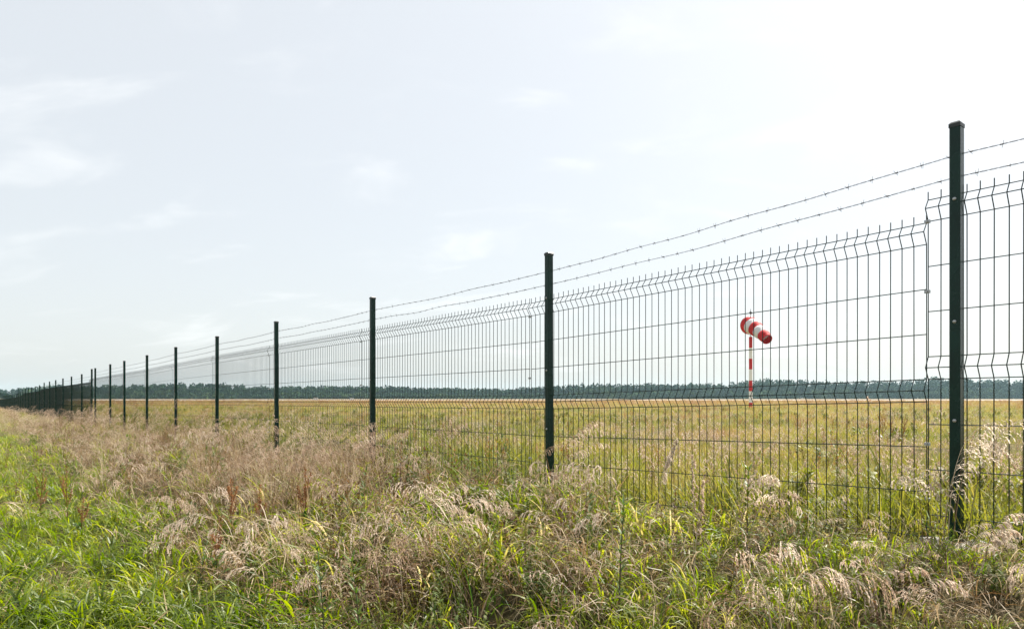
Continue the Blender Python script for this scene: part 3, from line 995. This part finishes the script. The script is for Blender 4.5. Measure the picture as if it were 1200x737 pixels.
def plume_plant(px, depth, label, n_=6, h=.95, bend=1.6, az=0.1, spread=.6, dens=7, fluff=1.0, mat='plume1', blen=.065, pl=.26, rad=.07, rnd=None, leaves=10, e0=.12, sw=.0024, sp=.013, powr=2.4):
    X, Y, Z = at(px, 0, depth=depth)
    e = empty('plume_grass', (X, Y, Z))
    tag(e, label, 'plant', 'single feathery grass plants', 'thing')
    if leaves:
        mb = MB()
        for _ in range(leaves):
            a_ = U(0, 6.283)
            blade(mb, (math.cos(a_) * rad * .6, math.sin(a_) * rad * .6, -.02), a_, h * U(.3, .6), U(.004, .008), U(.05, .4), U(.8, 2), 6, twist=U(-1, 1))
        mb.build('leaves', M['weed1'], e)
    for _ in range(n_):
        a_, r_ = U(0, 6.283), rad * math.sqrt(random.random())
        L = h * U(.78, 1.08)
        pt = stem_path((math.cos(a_) * r_, math.sin(a_) * r_, -.02), az + U(-spread, spread), L, U(.3, 1) * e0 * 1.5, bend * U(.75, 1.15), 20, powr)
        mb = MB()
        mb.tube(pt[::2] + [pt[-1]] if len(pt) % 2 == 0 else pt[::2], [.0019 - .0015 * i / 10 for i in range(11)], 4, cap=False, rnd=random.random())
        so = mb.build('stem', M['dry1'], e)
        mp = MB()
        panicle(mp, pt, int(20 * (1 - pl / L)), dens=int(dens * 2.4), blen=blen, fluff=fluff, sp=sp, sw=sw, rnd=rnd)
        mp.build('plume', M[mat], so)
    return e

random.seed(21)
plume_plant(1113, 2.80, 'tall pale feathery grass leaning right across the nearest post', 6, .66, 1.25, -.1, .55, 6, 1.0, 'fluff', .10, .30, rad=.06, e0=.10, powr=4)
plume_plant(1096, 2.84, 'fluffy white seed plumes just left of the nearest post', 4, .48, 2.0, 2.9, .8, 6, 1.3, 'fluff', .06, .16, rad=.05, e0=.06, powr=4)
plume_plant(1150, 2.42, 'thick white fluffy plume drooping at the lower right corner', 2, .40, 2.2, .2, .2, 14, 2.4, 'fluff', .04, .17, rad=.02, leaves=4, e0=.05, powr=3)
plume_plant(935, 2.2, 'large drooping tan plume grass low in front of the stepped panel', 9, .60, 2.7, 2.0, 1.6, 8, 1.3, 'plume1', .13, .26, rad=.10, e0=.15, powr=2.2)
plume_plant(1045, 2.35, 'small clump of pale nodding plumes right of the large drooping one', 5, .34, 2.2, .4, 1.6, 7, 1.0, 'plume1', .05, .12, rad=.09)
plume_plant(648, 4.55, 'pale plume grass nodding right of the second post', 6, .78, 1.6, .15, .35, 8, 1.2, rad=.07)
plume_plant(768, 3.75, 'single upright white fluffy seed head before the mesh', 2, .60, .5, .6, .4, 14, 2.4, 'fluff', .035, .16, rad=.02, leaves=5)
plume_plant(930, 3.2, 'pale nodding plume at the foot of the mesh left of the step', 5, .50, 2.3, 1.9, .6, 9, 1.4, 'fluff', .05, .18, rad=.05)
plume_plant(715, 3.6, 'slender cream plumes arching between second post and white seed head', 6, .66, 1.9, 2.7, .9, 7, 1.2, rad=.09)
plume_plant(560, 3.3, 'big tan plume grass with long arching stems lower centre', 13, .95, 2.2, 2.6, .7, 9, 1.2, 'plume1', .11, .40, rad=.14, e0=.35, powr=2)
plume_plant(455, 3.25, 'reddish tan drooping plume grass left of lower centre', 12, .80, 2.2, 2.2, 1.0, 9, 1.2, 'plume1', .10, .36, rad=.12, e0=.3, powr=2)
plume_plant(868, 3.35, 'short arching straw plume low before the mesh under the windsock', 5, .46, 2.1, .3, .8, 7, 1.2, rad=.06)
plume_plant(815, 2.75, 'stiff pale spike of grass beside the bottom edge', 2, .62, .25, 1.2, .3, 12, 1.4, 'plume1', .02, .2, rad=.02, leaves=6)
plume_plant(395, 6.5, 'pale silvery plumes before the mesh left of third post', 8, .80, 1.7, .2, .7, 7, 1.2, rad=.12)
plume_plant(500, 5.9, 'thin pale plumes standing before the mesh between second and third post', 6, .84, 1.4, .1, .5, 7, 1.2, rad=.1)
plume_plant(700, 2.75, 'sprawling brown straw clump at the bottom edge below second post', 7, .58, 1.5, 2.9, 1.0, 6, 1.0, 'plume1', .07, .24, rad=.16, e0=.5)

def dock(px, depth, h, label, spikes=4, leaves=6):
    X, Y, Z = at(px, 0, depth=depth)
    e = empty('dock_plant', (X, Y, Z))
    tag(e, label, 'plant', 'rust brown dock plants')
    pt = stem_path((0, 0, -.02), U(0, 6), h, U(0, .1), U(-.1, .15), 12)
    mb = MB(); mb.tube(pt[::3], [.005, .0045, .0035, .0025, .0012], 5, rnd=.2)
    so = mb.build('stem', M['dock'], e)
    def spike(path, r0):
        mp = MB()
        for i in range(len(path) - 1):
            u_ = i / len(path)
            for _ in range(16):
                a_ = U(0, 6.283); q = path[i].lerp(path[i + 1], random.random())
                d = Vector((math.cos(a_), math.sin(a_), U(-.4, .7))).normalized()
                c_ = q + d * U(.2, 1) * r0 * (1 - .55 * u_)
                s1 = d.cross(Vector((U(-1, 1), U(-1, 1), U(-1, 1)))).normalized() * .0052
                s2 = d.cross(s1).normalized() * .0052
                mp.add([tuple(c_ - s1), tuple(c_ + s2), tuple(c_ + s1), tuple(c_ - s2)], [(0, 1, 2, 3)], random.random())
        mp.build('seed_spike', M['dock'], e)
    spike(pt[5:], .034)
    for k_ in range(spikes):
        b0 = pt[4 + k_ % 5]
        p2 = stem_path(tuple(b0), U(0, 6.283), h * U(.22, .36), U(.3, .6), U(-.4, -.1), 7)
        mb = MB(); mb.tube(p2[::2], .0016, 4, rnd=.3); mb.build('side_stem', M['dock'], so)
        spike(p2[2:], .024)
    mb = MB()
    for _ in range(leaves):
        blade(mb, (0, 0, U(.02, h * .3)), U(0, 6.283), U(.12, .22), U(.02, .035), U(.4, .9), U(.5, 1.5), 6, rnd=random.random())
    mb.build('leaves', M['weed1'], e)
dock(47, 7.6, .62, 'rust brown dock spike, leftmost at the edge of the green grass')
dock(80, 7.2, .70, 'tall rust brown dock beside the leftmost one')
dock(94, 6.8, .42, 'low rust brown dock just right of the tall pair at left')
dock(252, 4.6, .48, 'lone red brown dock rising from the bright green grass', 3)
dock(272, 5.6, .55, 'dark brown dock at the lower edge of the dry belt', 5)
dock(305, 5.5, .45, 'orange brown dock right of the dark one at the dry edge', 3)
dock(358, 5.2, .52, 'rusty dock among mixed weeds below the fourth post', 4)
dock(1034, 14.5, .75, 'orange red weed in the meadow behind the mesh near the nearest post', 7, 3)
dock(1058, 15.0, .62, 'second orange red weed in the meadow right of the first', 6, 3)
dock(1044, 15.6, .58, 'small orange red weed between the two larger ones in the meadow', 5, 3)

def dark_weed(px, depth, h, label, lean=.05):
    X, Y, Z = at(px, 0, depth=depth)
    e = empty('tall_weed', (X, Y, Z)); tag(e, label, 'plant', 'dark upright weeds')
    pt = stem_path((0, 0, -.02), U(0, 6), h, lean, .1, 12)
    mb = MB(); mb.tube(pt[::3], [.004, .0035, .003, .002, .001], 5, rnd=.9); mb.build('stem', M['bark'], e)
    mb = MB()
    for i in range(3, 13):
        for _ in range(6):
            blade(mb, tuple(pt[i]), U(0, 6.283), U(.03, .075), U(.006, .011), U(.4, 1.0), U(.2, .9), 3)
    mb.build('leaves', M['weed1'], e)
dark_weed(1020, 9.0, .62, 'dark withered stalk standing in the meadow behind the mesh', .2)
dark_weed(425, 2.95, .55, 'dark upright leafy weed near the bottom edge left of the tan plumes')
dark_weed(725, 2.9, .50, 'dark stalked weed at the bottom edge right of centre')
dark_weed(382, 3.1, .58, 'slender dark weed at the bottom edge where green meets straw')
dark_weed(875, 3.1, .45, 'leafy green weed at the mesh foot below the windsock')

# ------------------------------------------------------------------ distant wood and trees
def leaf_cloud(V, Fc, R, c, rx, ry, rz, n_, size, val, cone=False):
    """n_ leaf-clump quads through an ellipsoid or cone"""
    q = rng.normal(0, 1, (n_, 3)); q /= np.linalg.norm(q, axis=1)[:, None]
    rad = rng.random(n_) ** .42
    if cone:
        h_ = 1 - rng.random(n_) ** .6
        a_ = rng.uniform(0, 6.283, n_); w_ = (1 - h_) * np.sqrt(rng.random(n_)) * (.8 + .4 * rng.random(n_))
        p_ = np.stack([np.cos(a_) * w_ * rx, np.sin(a_) * w_ * ry, (h_ * 2 - 1) * rz], 1)
    else:
        p_ = q * rad[:, None] * np.array([rx, ry, rz]) 
    p_ += np.array(c)
    a = rng.normal(0, 1, (n_, 3)); a /= np.linalg.norm(a, axis=1)[:, None]
    b = np.cross(a, rng.normal(0, 1, (n_, 3))); b /= np.linalg.norm(b, axis=1)[:, None]
    sz = (size * rng.uniform(.6, 1.3, n_))[:, None]
    quad = np.stack([p_ - a * sz - b * sz * .6, p_ + a * sz - b * sz * .5, p_ + a * sz * .8 + b * sz * .7, p_ - a * sz * .7 + b * sz * .6], 1)
    k0 = sum(len(v_) for v_ in V)
    V.append(quad.reshape(-1, 3))
    Fc.append(np.arange(n_ * 4).reshape(n_, 4) + k0)
    R.append(np.repeat(np.clip(val + rng.normal(0, .12, n_), 0, 1), 4))

def cloud_mesh(name, V, Fc, R, mat):
    me = bpy.data.meshes.new(name)
    me.from_pydata(np.concatenate(V).tolist(), [], np.concatenate(Fc).tolist())
    at_ = me.attributes.new('rnd', 'FLOAT', 'POINT')
    at_.data.foreach_set('value', np.concatenate(R).astype(np.float32))
    me.materials.append(mat)
    return me

# wood: colour from the per-tree value
m, n, l, p = new_mat('far wood foliage')
a2_ = n.new('ShaderNodeAttribute'); a2_.attribute_name = 'rnd'
r = ramp(n, WOOD); l.new(a2_.outputs['Fac'], r.inputs[0]); l.new(r.outputs[0], p.inputs['Base Color'])
p.inputs['Roughness'].default_value = .8; p.inputs['Specular IOR Level'].default_value = .05
M['woodfar'] = m
prof_x = [-700, 0, 40, 60, 130, 200, 260, 330, 400, 430, 500, 560, 600, 650, 700, 770, 840, 900, 960, 1060, 1100, 1150, 1200, 1900]
prof_y = [451, 455, 453, 451, 450, 449.5, 450, 452, 450, 452, 455.5, 455.5, 454, 450.5, 449.5, 450.5, 447, 444, 444.5, 445, 442, 442.5, 443.5, 445]
V, Fc, R = [], [], []
tv, tf = [], []
for row, (Zr, step, hs) in enumerate(((620, 4.2, .55), (650, 4.6, .8), (690, 4.8, .95), (720, 4.8, 1.0))):
    X = -960.0
    while X < 1010:
        X += step * U(.6, 1.4)
        Y = Zr + U(-12, 12)
        px = 600 + X / Y * F
        if px < 30 and row < 3 and px > -40: continue
        hgt = (HOR - float(np.interp(px, prof_x, prof_y))) / F * Y + 1.0
        hgt *= hs * (1.0 + .34 * (float(vnoise(X, Y * .3, 38)) - .5) + U(-.08, .06))
        if row == 0: hgt *= U(.5, 1.0)
        z0 = CZ - 1.0
        w_ = U(3.6, 6.0) * (1.25 if row == 0 else 1)
        val = .42 + U(-.22, .22) + .7 * (float(vnoise(X + 500, Y * .4, 22)) - .5) + (.22 if row == 0 else 0)
        con = random.random() < .10 and row > 0
        leaf_cloud(V, Fc, R, (X, Y, z0 + hgt * (.55 if not con else .5)), w_ * (.8 if con else 1), w_, hgt * (.46 if not con else .5), 170, .95, val - (.2 if con else 0), con)
        if row == 0:
            leaf_cloud(V, Fc, R, (X, Y - 3, z0 + hgt * .22), w_ * 1.1, w_ * .8, hgt * .24, 70, .9, val + .1)
        tv.append((X, Y, z0, hgt))
me = cloud_mesh('distant_wood', V, Fc, R, M['woodfar'])
dw = bpy.data.objects.new('distant_wood', me); col.objects.link(dw)
tag(dw, 'hazy blue green wood along the horizon', kind='stuff')
mb = MB()
for X, Y, z0, hgt in tv:
    mb.tube([(X, Y, z0 - .2), (X, Y, z0 + hgt * .7)], [.35, .15], 4, cap=False)
o = mb.build('trunks', M['bark'], dw); o['kind'] = 'stuff'

def tree(px, Y, hpx, wid, label, cone=False, val=.35, name='tree'):
    X = (px - 600) / F * Y
    z0 = CZ - 1.0
    h_ = hpx / F * Y
    e = empty(name, (X, Y, z0)); tag(e, label, 'tree')
    mb = MB()
    mb.tube([(0, 0, -.3), (.05 * h_ * .3, 0, h_ * .4), (0, .02 * h_, h_ * .85)], [h_ * .03, h_ * .022, h_ * .006], 7)
    for k_ in range(5):
        a_ = U(0, 6.28); zz = h_ * U(.3, .6)
        mb.tube([(0, 0, zz), (math.cos(a_) * wid * .6, math.sin(a_) * wid * .6, zz + h_ * .15)], [h_ * .012, h_ * .004], 5)
    mb.build('trunk', M['bark'], e)
    V, Fc, R = [], [], []
    if cone:
        leaf_cloud(V, Fc, R, (0, 0, h_ * .55), wid, wid, h_ * .47, 420, .35, val, True)
    else:
        for k_ in range(9):
            a_ = U(0, 6.28); rr = wid * U(.1, .65)
            leaf_cloud(V, Fc, R, (math.cos(a_) * rr, math.sin(a_) * rr, h_ * U(.38, .82)), wid * .48, wid * .48, h_ * .2, 110, .42, val + U(-.15, .15))
    o = bpy.data.objects.new('crown', cloud_mesh('crown', V, Fc, R, M['woodfar'])); col.objects.link(o); o.parent = e
tree(22, 330, 12.5, 1.3, 'small pointed conifer above the far end of the fence', True, .15, 'conifer_tree')
tree(4, 320, 8.0, 3.0, 'rounded dark tree at the extreme left edge above the fence', False, .25, 'broadleaf_tree')
tree(10, 345, 6.5, 2.2, 'small round tree between the left edge tree and the conifer', False, .3, 'broadleaf_tree')

# small white airfield boards beside the runway
def board(px, Y, w_, h_, label):
    X = (px - 600) / F * Y
    e = empty('marker_board', (X, Y, CZ - 1.0)); tag(e, label, 'marker', 'white runway boards')
    mb = MB(); mb.box(0, 0, h_ * .65, w_, .12, h_ * .7); mb.build('panel', M['white'], e)
    for sx_ in (-.35, .35):
        mb = MB(); mb.box(w_ * sx_, 0, h_ * .15, .08, .08, h_ * .35); mb.build('leg', M['steel'], e)
board(370, 235, 1.5, 1.1, 'small white board on the runway edge between third and fourth post')
board(412, 238, 1.2, .9, 'small white board on the runway edge just left of third post')

# ------------------------------------------------------------------ air
mb = MB()
mb.box(0, 0, 20 - 1.5, 4400, 4400, 43)
hz = mb.build('haze')
m = bpy.data.materials.new('summer haze'); m.use_nodes = True
n, l = m.node_tree.nodes, m.node_tree.links
n.remove(n['Principled BSDF'])
pv = n.new('ShaderNodeVolumePrincipled')
pv.inputs['Color'].default_value = (.56, .84, 1.0, 1)
pv.inputs['Density'].default_value = .00014
pv.inputs['Anisotropy'].default_value = .35
l.new(pv.outputs[0], n['Material Output'].inputs['Volume'])
hz.data.materials.append(m)
tag(hz, 'pale summer haze over the airfield', kind='stuff')
